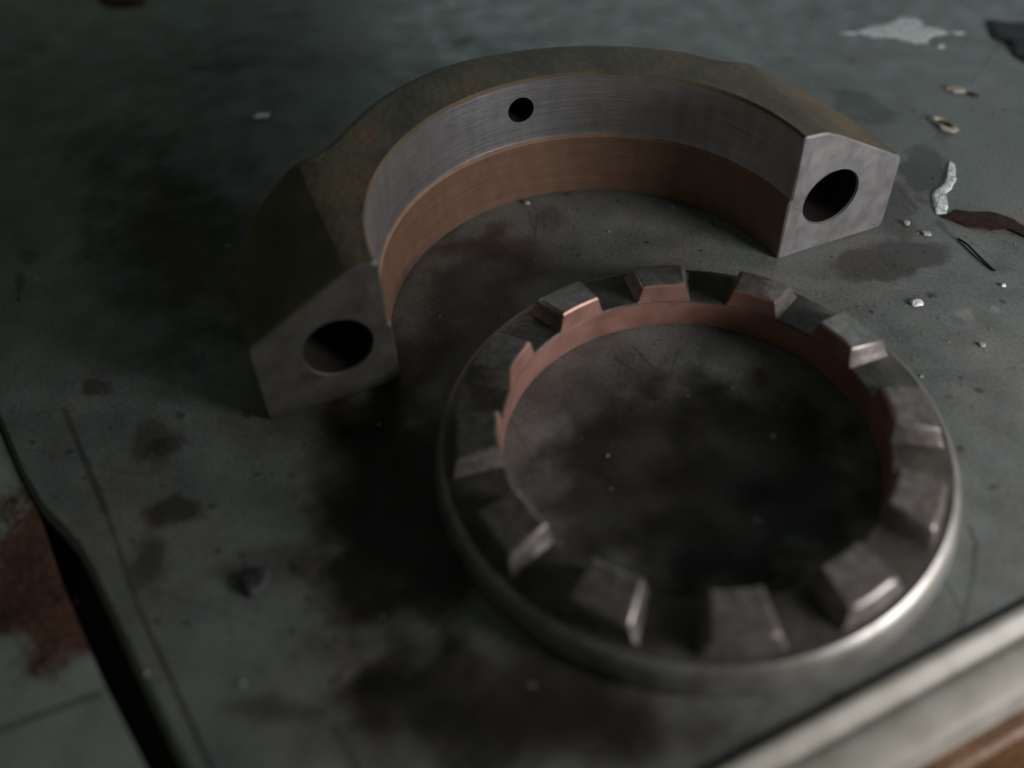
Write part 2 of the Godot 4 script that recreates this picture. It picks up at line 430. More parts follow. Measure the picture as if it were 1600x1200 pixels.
func side_panel_material() -> StandardMaterial3D:
	# bare grey-green sheet with one rusted corner; covers x -0.30..-0.06, z -0.30..-0.06
	var w := 720
	var im := Image.create(w, w, false, Image.FORMAT_RGB8)
	var a := noise(0.02, 31, 5)
	var b := noise(0.16, 32, 3)
	for j in w:
		for i in w:
			var x := -0.30 + 0.24 * i / w
			var z := -0.30 + 0.24 * j / w
			var na := a.get_noise_2d(i, j)
			var nb := b.get_noise_2d(i, j)
			var base := 0.26 + na * 0.05 + nb * 0.05
			var col := Vector3(base * 0.93, base * 1.04, base * 0.95)
			# rust: a blotch that hugs the edge of the sheet
			var d := Vector2((x + 0.1135) * 0.827 + (z + 0.1305) * -0.562, (x + 0.1135) * 0.562 + (z + 0.1305) * 0.827)
			var r := Vector2(d.x / 0.0185, d.y / 0.0330).length() + na * 0.35 + nb * 0.12
			var k := 1.0 - smoothstep(0.72, 1.12, r)
			var rust := Vector3(0.095, 0.040, 0.026) * (1.0 + nb * 1.1 + na * 0.7)
			col = col.lerp(rust, k)
			# a scored line across the bare part
			var t := clampf((Vector2(x + 0.1149, z + 0.0916).dot(Vector2(0.0191, -0.0070))) / 0.000414, -3.0, 1.0)
			var dl := Vector2(x + 0.1149 - 0.0191 * t, z + 0.0916 + 0.0070 * t).length() + nb * 0.0003
			col *= 1.0 - 0.6 * (1.0 - smoothstep(0.0004, 0.0010, dl))
			im.set_pixel(i, j, Color(col.x, col.y, col.z).linear_to_srgb())
	var m := StandardMaterial3D.new()
	m.albedo_texture = ImageTexture.create_from_image(im)
	m.roughness = 0.6
	return m


func slab(outline: PackedVector2Array, top: float, bottom: float, uv0: Vector2, uvs: Vector2, bevel := 0.0008) -> SurfaceTool:
	# outline in (x, z), convex or not; flat top, rounded rim, upright sides
	var st := begin()
	var inner := outline
	if bevel > 0.0:
		var off := Geometry2D.offset_polygon(outline, -bevel, Geometry2D.JOIN_MITER)
		if off.size() == 1 and off[0].size() == outline.size():
			inner = off[0]
	var uv := func(p: Vector2): return Vector2((p.x - uv0.x) / uvs.x, (p.y - uv0.y) / uvs.y)
	var ids := Geometry2D.triangulate_polygon(inner)
	st.set_smooth_group(-1)
	for k in range(0, ids.size(), 3):
		var p := inner[ids[k]]
		var q := inner[ids[k + 1]]
		var r := inner[ids[k + 2]]
		tri(st, Vector3(p.x, top, p.y), Vector3(q.x, top, q.y), Vector3(r.x, top, r.y), Vector3.UP, uv.call(p), uv.call(q), uv.call(r))
	var n := outline.size()
	for k in n:
		var a := outline[k]
		var b := outline[(k + 1) % n]
		# the inset outline may start at another corner: take the nearest
		var ai := a
		var bi := b
		if inner != outline:
			for p in inner:
				if p.distance_to(a) < ai.distance_to(a) or ai == a:
					ai = p
				if p.distance_to(b) < bi.distance_to(b) or bi == b:
					bi = p
		var out := Vector3(b.y - a.y, 0.6, a.x - b.x).normalized()
		var mid3 := Vector3((a.x + b.x) / 2, 0, (a.y + b.y) / 2)
		if Geometry2D.is_point_in_polygon(Vector2(mid3.x + out.x * 0.0005, mid3.z + out.z * 0.0005), outline):
			out = Vector3(-out.x, out.y, -out.z)
		if inner != outline:
			quad(st, Vector3(ai.x, top, ai.y), Vector3(bi.x, top, bi.y), Vector3(b.x, top - bevel, b.y), Vector3(a.x, top - bevel, a.y), out, uv.call(ai), uv.call(bi), uv.call(b), uv.call(a))
		var y1 := top - bevel if inner != outline else top
		quad(st, Vector3(a.x, y1, a.y), Vector3(b.x, y1, b.y), Vector3(b.x, bottom, b.y), Vector3(a.x, bottom, a.y), Vector3(out.x, 0, out.z), uv.call(a), uv.call(b), uv.call(b), uv.call(a))
	return st


func build_bench():
	var bench := Node3D.new()
	bench.name = "workbench"
	bench.set_meta("kind", "structure")
	bench.set_meta("label", "dirty grey-green steel bench top stained with oil and paint")
	add_child(bench)
	var left := Vector2(0.562, 0.827)         # along the left edge, towards the near corner
	var front := Vector2(0.918, -0.397)       # along the front edge, away from that corner
	var corner := Vector2(-0.0453, -0.0388)
	var plate := PackedVector2Array([corner, corner + front * 0.95, Vector2(0.75, -1.15), Vector2(-0.62, -1.15), corner - left * 1.0,
		Vector2(-0.1447, -0.1812), Vector2(-0.1322, -0.1612), Vector2(-0.1232, -0.1492), Vector2(-0.1165, -0.1428), Vector2(-0.1102, -0.1362), Vector2(-0.1049, -0.1285), Vector2(-0.0934, -0.1108), Vector2(-0.0736, -0.0804)])
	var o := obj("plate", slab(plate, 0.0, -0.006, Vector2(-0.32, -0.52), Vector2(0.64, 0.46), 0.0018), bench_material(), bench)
	o.set_meta("label", "grey-green painted plate with oil stains and painted shade")
	# the sheet on the left of the gap
	var panel := PackedVector2Array([Vector2(-0.0560, -0.0440), Vector2(-0.0813, -0.0808), Vector2(-0.0970, -0.1032), Vector2(-0.1131, -0.1290), Vector2(-0.1240, -0.1494), Vector2(-0.1325, -0.1611), Vector2(-0.1450, -0.1811),
		Vector2(-0.62, -0.88), Vector2(-0.9, -0.7), Vector2(-0.35, 0.10)])
	o = obj("side_sheet", slab(panel, -0.001, -0.006, Vector2(-0.30, -0.30), Vector2(0.24, 0.24), 0.0), side_panel_material(), bench)
	o.set_meta("label", "paler side sheet with a rusted corner")
	# moulding along the front edge, drawn as one profile
	var trim := mottled([[0.0, Color(0.3182, 0.2995, 0.2527)], [0.5, Color(0.4025, 0.3838, 0.3370)], [1.0, Color(0.4680, 0.4493, 0.4025)]], 41, 0.5, 0.0, 0.003, 14.0)
	var prof := [Vector2(0.0, -0.004), Vector2(0.0002, 0.0006), Vector2(0.0008, 0.0014), Vector2(0.0018, 0.0019), Vector2(0.0028, 0.0017), Vector2(0.0038, 0.0010), Vector2(0.0046, 0.0001), Vector2(0.0054, -0.0006), Vector2(0.0062, -0.0007), Vector2(0.0069, -0.0003), Vector2(0.0076, 0.0001), Vector2(0.0090, 0.0003), Vector2(0.0140, 0.0001), Vector2(0.0156, -0.0006), Vector2(0.0163, -0.0020), Vector2(0.0165, -0.012), Vector2(0.0, -0.012)]
	obj("edge_moulding", extrude(prof, corner - front * 0.02, front, 1.0), trim, bench)
	var wood := mottled([[0.0, Color(0.0750, 0.0338, 0.0165)], [0.5, Color(0.1500, 0.0713, 0.0300)], [1.0, Color(0.2250, 0.1200, 0.0525)]], 44, 0.5, 0.0, 0.02, 14.0)
	var rail := [Vector2(0.004, -0.0125), Vector2(0.0195, -0.0125), Vector2(0.0208, -0.0135), Vector2(0.0212, -0.016), Vector2(0.0212, -0.06), Vector2(0.004, -0.06)]
	obj("wooden_rail", extrude(rail, corner - front * 0.02, front, 1.0), wood, bench)
	var under := StandardMaterial3D.new()
	under.albedo_color = Color(0.045, 0.022, 0.020).linear_to_srgb()
	under.roughness = 0.8
	obj("bench_frame", slab(PackedVector2Array([Vector2(-0.052, -0.045), Vector2(0.78, -0.405), Vector2(0.74, -1.1), Vector2(-0.7, -1.1), Vector2(-0.8, -0.65), Vector2(-0.35, 0.05)]), -0.011, -0.10, Vector2.ZERO, Vector2.ONE, 0.0), under, bench)
	var fm := mottled([[0.0, Color(0.22, 0.25, 0.22)], [1.0, Color(0.34, 0.38, 0.34)]], 47, 0.8, 0.0, 0.0, 2.0)
	var fs := begin()
	fs.set_smooth_group(-1)
	quad(fs, Vector3(-4, -0.75, -4), Vector3(4, -0.75, -4), Vector3(4, -0.75, 4), Vector3(-4, -0.75, 4), Vector3.UP)
	var fl := obj("floor", fs, fm, self)
	fl.set_meta("kind", "structure")


func v3(p: Vector2, y: float) -> Vector3:
	return Vector3(p.x, y, p.y)


func extrude(prof: Array, from: Vector2, along: Vector2, length: float) -> SurfaceTool:
	# profile points are (outwards from the edge, height)
	var st := begin()
	var outw := Vector2(-along.y, along.x)
	var mid := Vector2.ZERO
	for p in prof:
		mid += p / prof.size()
	for k in prof.size():
		var a: Vector2 = prof[k]
		var b: Vector2 = prof[(k + 1) % prof.size()]
		var nrm := Vector2(-(b.y - a.y), b.x - a.x)
		if nrm.dot((a + b) / 2 - mid) < 0:
			nrm = -nrm
		st.set_smooth_group(1 if k > 0 and k < prof.size() - 4 else 10 + k)
		var out := Vector3(outw.x * nrm.x, nrm.y, outw.y * nrm.x)
		if absf(nrm.y) > 0 and k > 0 and k < prof.size() - 4:
			out = Vector3(outw.x * -(b.y - a.y), b.x - a.x, outw.y * -(b.y - a.y))
		for s in 40:
			var p0 := from + along * (length * s / 40.0)
			var p1 := from + along * (length * (s + 1) / 40.0)
			quad(st, v3(p0 + outw * a.x, a.y), v3(p1 + outw * a.x, a.y), v3(p1 + outw * b.x, b.y), v3(p0 + outw * b.x, b.y), out)
	for s in 2:
		var poly := PackedVector2Array(prof)
		var ids := Geometry2D.triangulate_polygon(poly)
		var e := from + along * (length * s)
		st.set_smooth_group(50 + s)
		for k in range(0, ids.size(), 3):
			var t := []
			for q in 3:
				t.append(v3(e + outw * poly[ids[k + q]].x, poly[ids[k + q]].y))
			tri(st, t[0], t[1], t[2], v3(along * (1.0 if s else -1.0), 0))
	return st


# ---------------------------------------------------------------- bearing cap
# plan outline from the right joint face round to the left one, as (along the joint, away from it) in bore radii
const PLAN := [Vector2(1.612, 0.0), Vector2(1.612, 0.18), Vector2(1.575, 0.30), Vector2(1.49, 0.42), Vector2(1.37, 0.545), Vector2(1.24, 0.645), Vector2(1.125, 0.715), Vector2(1.045, 0.765)]
const PLAN_LEFT := [Vector2(-1.02, 0.87), Vector2(-1.15, 0.84), Vector2(-1.27, 0.80), Vector2(-1.40, 0.71), Vector2(-1.51, 0.57), Vector2(-1.565, 0.42), Vector2(-1.590, 0.20), Vector2(-1.595, 0.0)]
var plan: Array
var cast_noise: FastNoiseLite


func plan_radius(t: float) -> float:
	for k in plan.size() - 1:
		var a: Vector2 = plan[k]
		var b: Vector2 = plan[k + 1]
		var ta := a.angle()
		var tb := b.angle()
		if t <= tb + 1e-6:
			var dir := Vector2(cos(t), sin(t))
			var e := b - a
			var den := dir.x * e.y - dir.y * e.x
			if absf(den) < 1e-9:
				return a.length()
			return (a.x * e.y - a.y * e.x) / den
		ta = tb
	return plan[-1].length()


func cap_height(u: float) -> float:
	# flat on top, then sloping down to the outside over a rounded crease
	var d := absf(u) - 1.13
	return 0.702 - 0.58 * 0.5 * (d + sqrt(d * d + 0.0016))


func cap_profile(t: float) -> Array:
	# radial section at the angle t, as (radius, height) in bore radii; always the same number of points
	var ro := plan_radius(t)
	var wob := cast_noise.get_noise_1d(t * 60.0) * 0.008 * sin(t)
	ro += wob
	var p := [Vector2(0.998, 0.0), Vector2(0.988, 0.012), Vector2(0.988, 0.342), Vector2(0.9985, 0.356), Vector2(1.0, 0.366), Vector2(1.0, 0.690), Vector2(1.013, 0.7025)]
	var c := absf(cos(t))
	var crease := 1.13 / maxf(c, 0.001)
	var r0 := 1.013
	var r1 := ro - 0.045
	var cut := clampf((crease - r0) / (r1 - r0), 0.12, 0.88) if crease < r1 else 0.5
	for k in range(1, 5):
		p.append(Vector2(lerpf(r0, r0 + (r1 - r0) * cut, k / 4.0), 0))
	for k in range(1, 7):
		p.append(Vector2(lerpf(r0 + (r1 - r0) * cut, r1, k / 6.0), 0))
	for k in range(7, p.size()):
		p[k].y = cap_height(p[k].x * c) + cast_noise.get_noise_2d(t * 40.0, p[k].x * 30.0) * 0.004 * sin(t)
	var ht: float = p[-1].y
	p.append(Vector2(ro - 0.022, ht - 0.010))
	p.append(Vector2(ro - 0.006, ht - 0.028))
	p.append(Vector2(ro, ht - 0.055))
	p.append(Vector2(ro + 0.004, 0.05))
	p.append(Vector2(ro - 0.002, 0.012))
	p.append(Vector2(ro - 0.014, 0.0))
	return p


func at_angle(t: float, p: Vector2) -> Vector3:
	return Vector3(p.x * cos(t), p.y, -p.x * sin(t)) * RB


func bore_point(t: float, y: float) -> Vector3:
	return at_angle(t, Vector2(1.0, y))


func build_cap():
	plan = PLAN.duplicate()
	for k in range(1, 12):
		var t := lerpf(0.632, 2.435, k / 12.0)
		var r := 1.305 + 0.062 * exp(-pow((t - 1.85) / 0.42, 2.0))
		plan.append(Vector2(cos(t), sin(t)) * r)
	plan.append_array(PLAN_LEFT)
	for pass_no in 2:
		var round_plan := [plan[0]]
		for k in plan.size() - 1:
			round_plan.append(plan[k].lerp(plan[k + 1], 0.25))
			round_plan.append(plan[k].lerp(plan[k + 1], 0.75))
		round_plan.append(plan[-1])
		plan = round_plan
	cast_noise = noise(0.05, 77, 3)
	var cap := thing("bearing_cap", "rusty half-round bearing cap standing on the bench behind the toothed ring", "bearing cap", Vector3(0.02687, 0.0, -0.20972))
	cap.rotation.y = 0.35055

	var cast := mottled([[0.0, Color(0.0750, 0.0520, 0.0320)], [0.40, Color(0.1200, 0.0900, 0.0560)], [0.6, Color(0.1500, 0.1180, 0.0750)], [0.75, Color(0.1800, 0.1150, 0.0620)], [1.0, Color(0.2200, 0.1200, 0.0600)]], 61, 0.62, 0.0, 0.012, 10.0, 0.005)
	var face_m := milled_steel()
	var shaded_face_m: StandardMaterial3D = face_m.duplicate()  # same steel, darkened to paint in the shade on the left end
	shaded_face_m.albedo_color = Color(0.42, 0.41, 0.35).linear_to_srgb()
	var hole_m := StandardMaterial3D.new()
	hole_m.albedo_color = Color(0.016, 0.014, 0.012).linear_to_srgb()
	hole_m.roughness = 0.6
	var bore_m := turned_steel()
	var shoulder_m: StandardMaterial3D = bore_m.duplicate()   # the same turning marks under a skin of rust
	shoulder_m.albedo_color = Color(0.48, 0.29, 0.195).linear_to_srgb()
	shoulder_m.metallic = 0.45
	shoulder_m.roughness = 0.52
	shoulder_m.heightmap_scale = 0.003

	var steps := 200
	var n := cap_profile(0.0).size()
	var body := begin()
	var low := begin()
	var bore := begin()
	var hole_t := deg_to_rad(87.8)
	var patch := deg_to_rad(7.2)
	var angles := []
	for k in steps + 1:
		var t := PI * k / steps
		# keep the edges of the patch round the oil hole on the grid
		if absf(t - (hole_t - patch)) < PI / steps * 0.5:
			t = hole_t - patch
		elif absf(t - (hole_t + patch)) < PI / steps * 0.5:
			t = hole_t + patch
		angles.append(t)
	for k in steps:
		var t0: float = angles[k]
		var t1: float = angles[k + 1]
		var p0 := cap_profile(t0)
		var p1 := cap_profile(t1)
		var tm := (t0 + t1) / 2
		var radial := Vector3(cos(tm), 0, -sin(tm))
		for s in n:
			var a: Vector2 = p0[s]
			var b: Vector2 = p0[(s + 1) % n]
			var d := b - a
			var out := radial * -d.y + Vector3.UP * d.x    # walking up the bore, over the top and down outside
			var st := body
			if s <= 2:
				st = low
			elif s == 3 or s == 4:
				st = bore
				if s == 4 and t0 >= hole_t - patch - 1e-5 and t1 <= hole_t + patch + 1e-5:
					continue
			st.set_smooth_group(s if s < 6 else (6 if s < 10 else (7 if s < 16 else 8 + s)))
			if s >= 15 and s <= 20:
				st.set_smooth_group(9)
			var c: Vector2 = p1[(s + 1) % n]
			var e: Vector2 = p1[s]
			quad(st, at_angle(t0, a), at_angle(t0, b), at_angle(t1, c), at_angle(t1, e), out, Vector2(t0, a.y), Vector2(t0, b.y), Vector2(t1, c.y), Vector2(t1, e.y))
	# the patch of the bore that the oil hole goes through
	var hr := 0.069
	var hy := 0.545
	var m := 64
	bore.set_smooth_group(4)
	var oil := begin()
	for k in m:
		var rows := []
		for q in 2:
			var ang: float = TAU * (k + q) / m
			var dir := Vector2(cos(ang), sin(ang))
			var lim := 1e9
			lim = minf(lim, patch / maxf(absf(dir.x), 1e-6))
			lim = minf(lim, ((0.690 - hy) if dir.y > 0 else (hy - 0.366)) / maxf(absf(dir.y), 1e-6))
			rows.append([dir, lim])
		for s in 4:
			var c4 := []
			for q in [[0, s], [0, s + 1], [1, s + 1], [1, s]]:
				var row = rows[q[0]]
				var rr := lerpf(hr, row[1], q[1] / 4.0)
				c4.append(Vector2(hole_t + row[0].x * rr, hy + row[0].y * rr))
			quad(bore, bore_point(c4[0].x, c4[0].y), bore_point(c4[1].x, c4[1].y), bore_point(c4[2].x, c4[2].y), bore_point(c4[3].x, c4[3].y), Vector3(-cos(hole_t), 0, sin(hole_t)), c4[0], c4[1], c4[2], c4[3])
		# the corners of the patch, between two rays
		for q in 1:
			var d0: Vector2 = rows[0][0] * rows[0][1]
			var d1: Vector2 = rows[1][0] * rows[1][1]
			if absf(absf(d0.x) - patch) > 1e-5 != (absf(absf(d1.x) - patch) > 1e-5):
				var corner := Vector2(patch * signf(d0.x), (0.690 - hy) if d0.y > 0 else -(hy - 0.366))
				tri(bore, bore_point(hole_t + d0.x, hy + d0.y), bore_point(hole_t + d1.x, hy + d1.y), bore_point(hole_t + corner.x, hy + corner.y), Vector3(-cos(hole_t), 0, sin(hole_t)), Vector2(hole_t + d0.x, hy + d0.y), Vector2(hole_t + d1.x, hy + d1.y), Vector2(hole_t + corner.x, hy + corner.y))
		var h0 := Vector2(hole_t + rows[0][0].x * hr, hy + rows[0][0].y * hr)
		var h1 := Vector2(hole_t + rows[1][0].x * hr, hy + rows[1][0].y * hr)
		var i0 := at_angle(h0.x, Vector2(1.24, h0.y))
		var i1 := at_angle(h1.x, Vector2(1.24, h1.y))
		var axis := at_angle(hole_t, Vector2(1.1, hy))
		oil.set_smooth_group(1)
		quad(oil, bore_point(h0.x, h0.y), bore_point(h1.x, h1.y), i1, i0, axis - bore_point(h0.x, h0.y))
		oil.set_smooth_group(2)
		tri(oil, i0, i1, at_angle(hole_t, Vector2(1.24, hy)), Vector3(-cos(hole_t), 0, sin(hole_t)))
	obj("cast_body", body, cast, cap)
	obj("bore_shoulder", low, shoulder_m, cap)
	var bo := obj("bearing_bore", bore, bore_m, cap)
	obj("oil_hole", oil, hole_m, bo)
	# the two joint faces with their bolt holes
	for s in 2:
		var sgn := 1.0 if s == 0 else -1.0
		var prof := cap_profile(PI * s)
		var ctr := Vector2(1.232 * sgn, 0.305)
		var poly := []
		for p in prof:
			poly.append(Vector2(p.x * sgn, p.y))
		var face := begin()
		var hole := begin()
		var face_at := func(p: Vector2, w: float): return Vector3(p.x, p.y, w) * RB
		var dirs := []
		for k in 72:
			dirs.append(TAU * k / 72.0)
		for p in poly:
			dirs.append(fposmod((p - ctr).angle(), TAU))
		dirs.sort()
		for k in dirs.size():
			var pts := []
			for q in 2:
				var ang: float = dirs[(k + q) % dirs.size()]
				var dir := Vector2(cos(ang), sin(ang))
				var lim := 10.0
				for e in poly.size():
					var hit = Geometry2D.segment_intersects_segment(ctr, ctr + dir * 3.0, poly[e], poly[(e + 1) % poly.size()])
					if hit != null:
						lim = minf(lim, ctr.distance_to(hit))
				if lim > 9.0:
					for p in poly:
						if absf(angle_difference((p - ctr).angle(), ang)) < 1e-4:
							lim = ctr.distance_to(p)
				pts.append([dir, lim])
			if absf(pts[0][0].angle_to(pts[1][0])) < 1e-6:
				continue
			var o0: Vector2 = ctr + pts[0][0] * pts[0][1]
			var o1: Vector2 = ctr + pts[1][0] * pts[1][1]
			var m0: Vector2 = ctr + pts[0][0] * (pts[0][1] - 0.010)
			var m1: Vector2 = ctr + pts[1][0] * (pts[1][1] - 0.010)
			var a0: Vector2 = ctr + pts[0][0] * 0.156
			var a1: Vector2 = ctr + pts[1][0] * 0.156
			var b0: Vector2 = ctr + pts[0][0] * 0.150
			var b1: Vector2 = ctr + pts[1][0] * 0.150
			face.set_smooth_group(1)
			quad(face, face_at.call(o0, 0.0), face_at.call(o1, 0.0), face_at.call(m1, 0.007), face_at.call(m0, 0.007), Vector3(pts[0][0].x, pts[0][0].y, 1))
			face.set_smooth_group(2)
			quad(face, face_at.call(m0, 0.007), face_at.call(m1, 0.007), face_at.call(a1, 0.007), face_at.call(a0, 0.007), Vector3(0, 0, 1))
			face.set_smooth_group(3)
			quad(face, face_at.call(a0, 0.007), face_at.call(a1, 0.007), face_at.call(b1, -0.004), face_at.call(b0, -0.004), Vector3(-pts[0][0].x, -pts[0][0].y, 1))
			hole.set_smooth_group(1)
			quad(hole, face_at.call(b0, -0.004), face_at.call(b1, -0.004), face_at.call(b1, -0.38), face_at.call(b0, -0.38), Vector3(-pts[0][0].x, -pts[0][0].y, 0))
			hole.set_smooth_group(2)
			tri(hole, face_at.call(b0, -0.38), face_at.call(b1, -0.38), face_at.call(ctr, -0.38), Vector3(0, 0, 1))
		var fo := obj("joint_face", face, face_m if s == 0 else shaded_face_m, cap)
		fo.set_meta("label", "pale machined joint face with a bolt hole" if s == 0 else "joint face darkened with painted shade, with a bolt hole")
		obj("bolt_hole", hole, hole_m, fo)


func milled_steel() -> StandardMaterial3D:
	# flat milled surface: faint parallel cutter lines, blotches of rust bloom, a few scratches
	var w := 512
	var im := Image.create(w, w, false, Image.FORMAT_RGB8)
	var hm := Image.create(w, w, false, Image.FORMAT_L8)
	var line := noise(0.30, 171, 3)
	var blot := noise(0.011, 172, 5)
	var bloom := noise(0.016, 173, 4)
	for j in w:
		for i in w:
			var l := line.get_noise_2d(i * 0.9, j * 0.03)
			var b := blot.get_noise_2d(i, j)
			var v := 0.25 + l * 0.03 + b * 0.10
			var k := smoothstep(0.05, 0.45, bloom.get_noise_2d(i, j)) * 0.4
			var c := Vector3(v * 0.995, v, v * 1.0).lerp(Vector3(v * 0.98, v * 0.72, v * 0.70), k)
			im.set_pixel(i, j, Color(c.x, c.y, c.z).linear_to_srgb())
			var g := 0.5 + l * 0.4 + b * 0.2
			hm.set_pixel(i, j, Color(g, g, g))
	var rng := RandomNumberGenerator.new()
	rng.seed = 174
	for k in 40:
		var p := Vector2(rng.randf() * w, rng.randf() * w)
		var d := Vector2.from_angle(rng.randf() * TAU)
		var up := rng.randf() < 0.5
		for q in int(rng.randf_range(20, 130)):
			var at := p + d * q
			var x := posmod(int(at.x), w)
			var y := posmod(int(at.y), w)
			im.set_pixel(x, y, im.get_pixel(x, y).lerp(Color(0.62, 0.62, 0.62) if up else Color(0.2, 0.19, 0.18), 0.45))
	var m := StandardMaterial3D.new()
	m.albedo_texture = ImageTexture.create_from_image(im)
	m.roughness = 0.50
	m.metallic = 0.65
	m.heightmap_enabled = true
	m.heightmap_texture = ImageTexture.create_from_image(hm)
	m.heightmap_scale = 0.005
	m.uv1_triplanar = true
	m.uv1_scale = Vector3.ONE * 15.0
	return m


func turned_steel() -> StandardMaterial3D:
	# fine turning marks round the bore: uv is (angle, height)
	var w := 1024
	var h := 256
	var im := Image.create(w, h, false, Image.FORMAT_RGB8)
	var hm := Image.create(w, h, false, Image.FORMAT_L8)
	var line := noise(0.35, 71, 3)
	var blot := noise(0.012, 72, 4)
	var streak := noise(0.02, 73, 3)
	for j in h:
		for i in w:
			var l := line.get_noise_2d(i * 0.004, j * 1.3)
			var s := streak.get_noise_2d(i * 0.09, j * 6.0)
			var b := blot.get_noise_2d(i, j * 0.8)
			var v := 0.50 + l * 0.13 + s * 0.06 + b * 0.08
			im.set_pixel(i, j, Color(v * 0.985, v * 0.985, v * 1.0).linear_to_srgb())
			var g := 0.5 + l * 0.5 + s * 0.1
			hm.set_pixel(i, j, Color(g, g, g))
	var m := StandardMaterial3D.new()
	m.albedo_texture = ImageTexture.create_from_image(im)
	m.uv1_scale = Vector3(0.9, 1.6, 1)
	m.metallic = 0.9
	m.roughness = 0.42
	m.anisotropy_enabled = true
	m.anisotropy = 0.6
	m.heightmap_enabled = true
	m.heightmap_texture = ImageTexture.create_from_image(hm)
	m.heightmap_scale = 0.006
	return m


# ---------------------------------------------------------------- toothed ring
func lathe(st: SurfaceTool, prof: Array, groups: Array, steps: int, closed: bool):
	var n := prof.size()
	for k in steps:
		var t0 := TAU * k / steps
		var t1 := TAU * (k + 1) / steps
		var tm := (t0 + t1) / 2
		var radial := Vector3(cos(tm), 0, -sin(tm))
		for s in (n if closed else n - 1):
			var a: Vector2 = prof[s]
			var b: Vector2 = prof[(s + 1) % n]
			var d := b - a
			st.set_smooth_group(groups[s])
			quad(st, ring_at(t0, a), ring_at(t0, b), ring_at(t1, b), ring_at(t1, a), radial * -d.y + Vector3.UP * d.x)


func ring_at(t: float, p: Vector2) -> Vector3:
	return Vector3(p.x * cos(t), p.y, -p.x * sin(t)) * RR


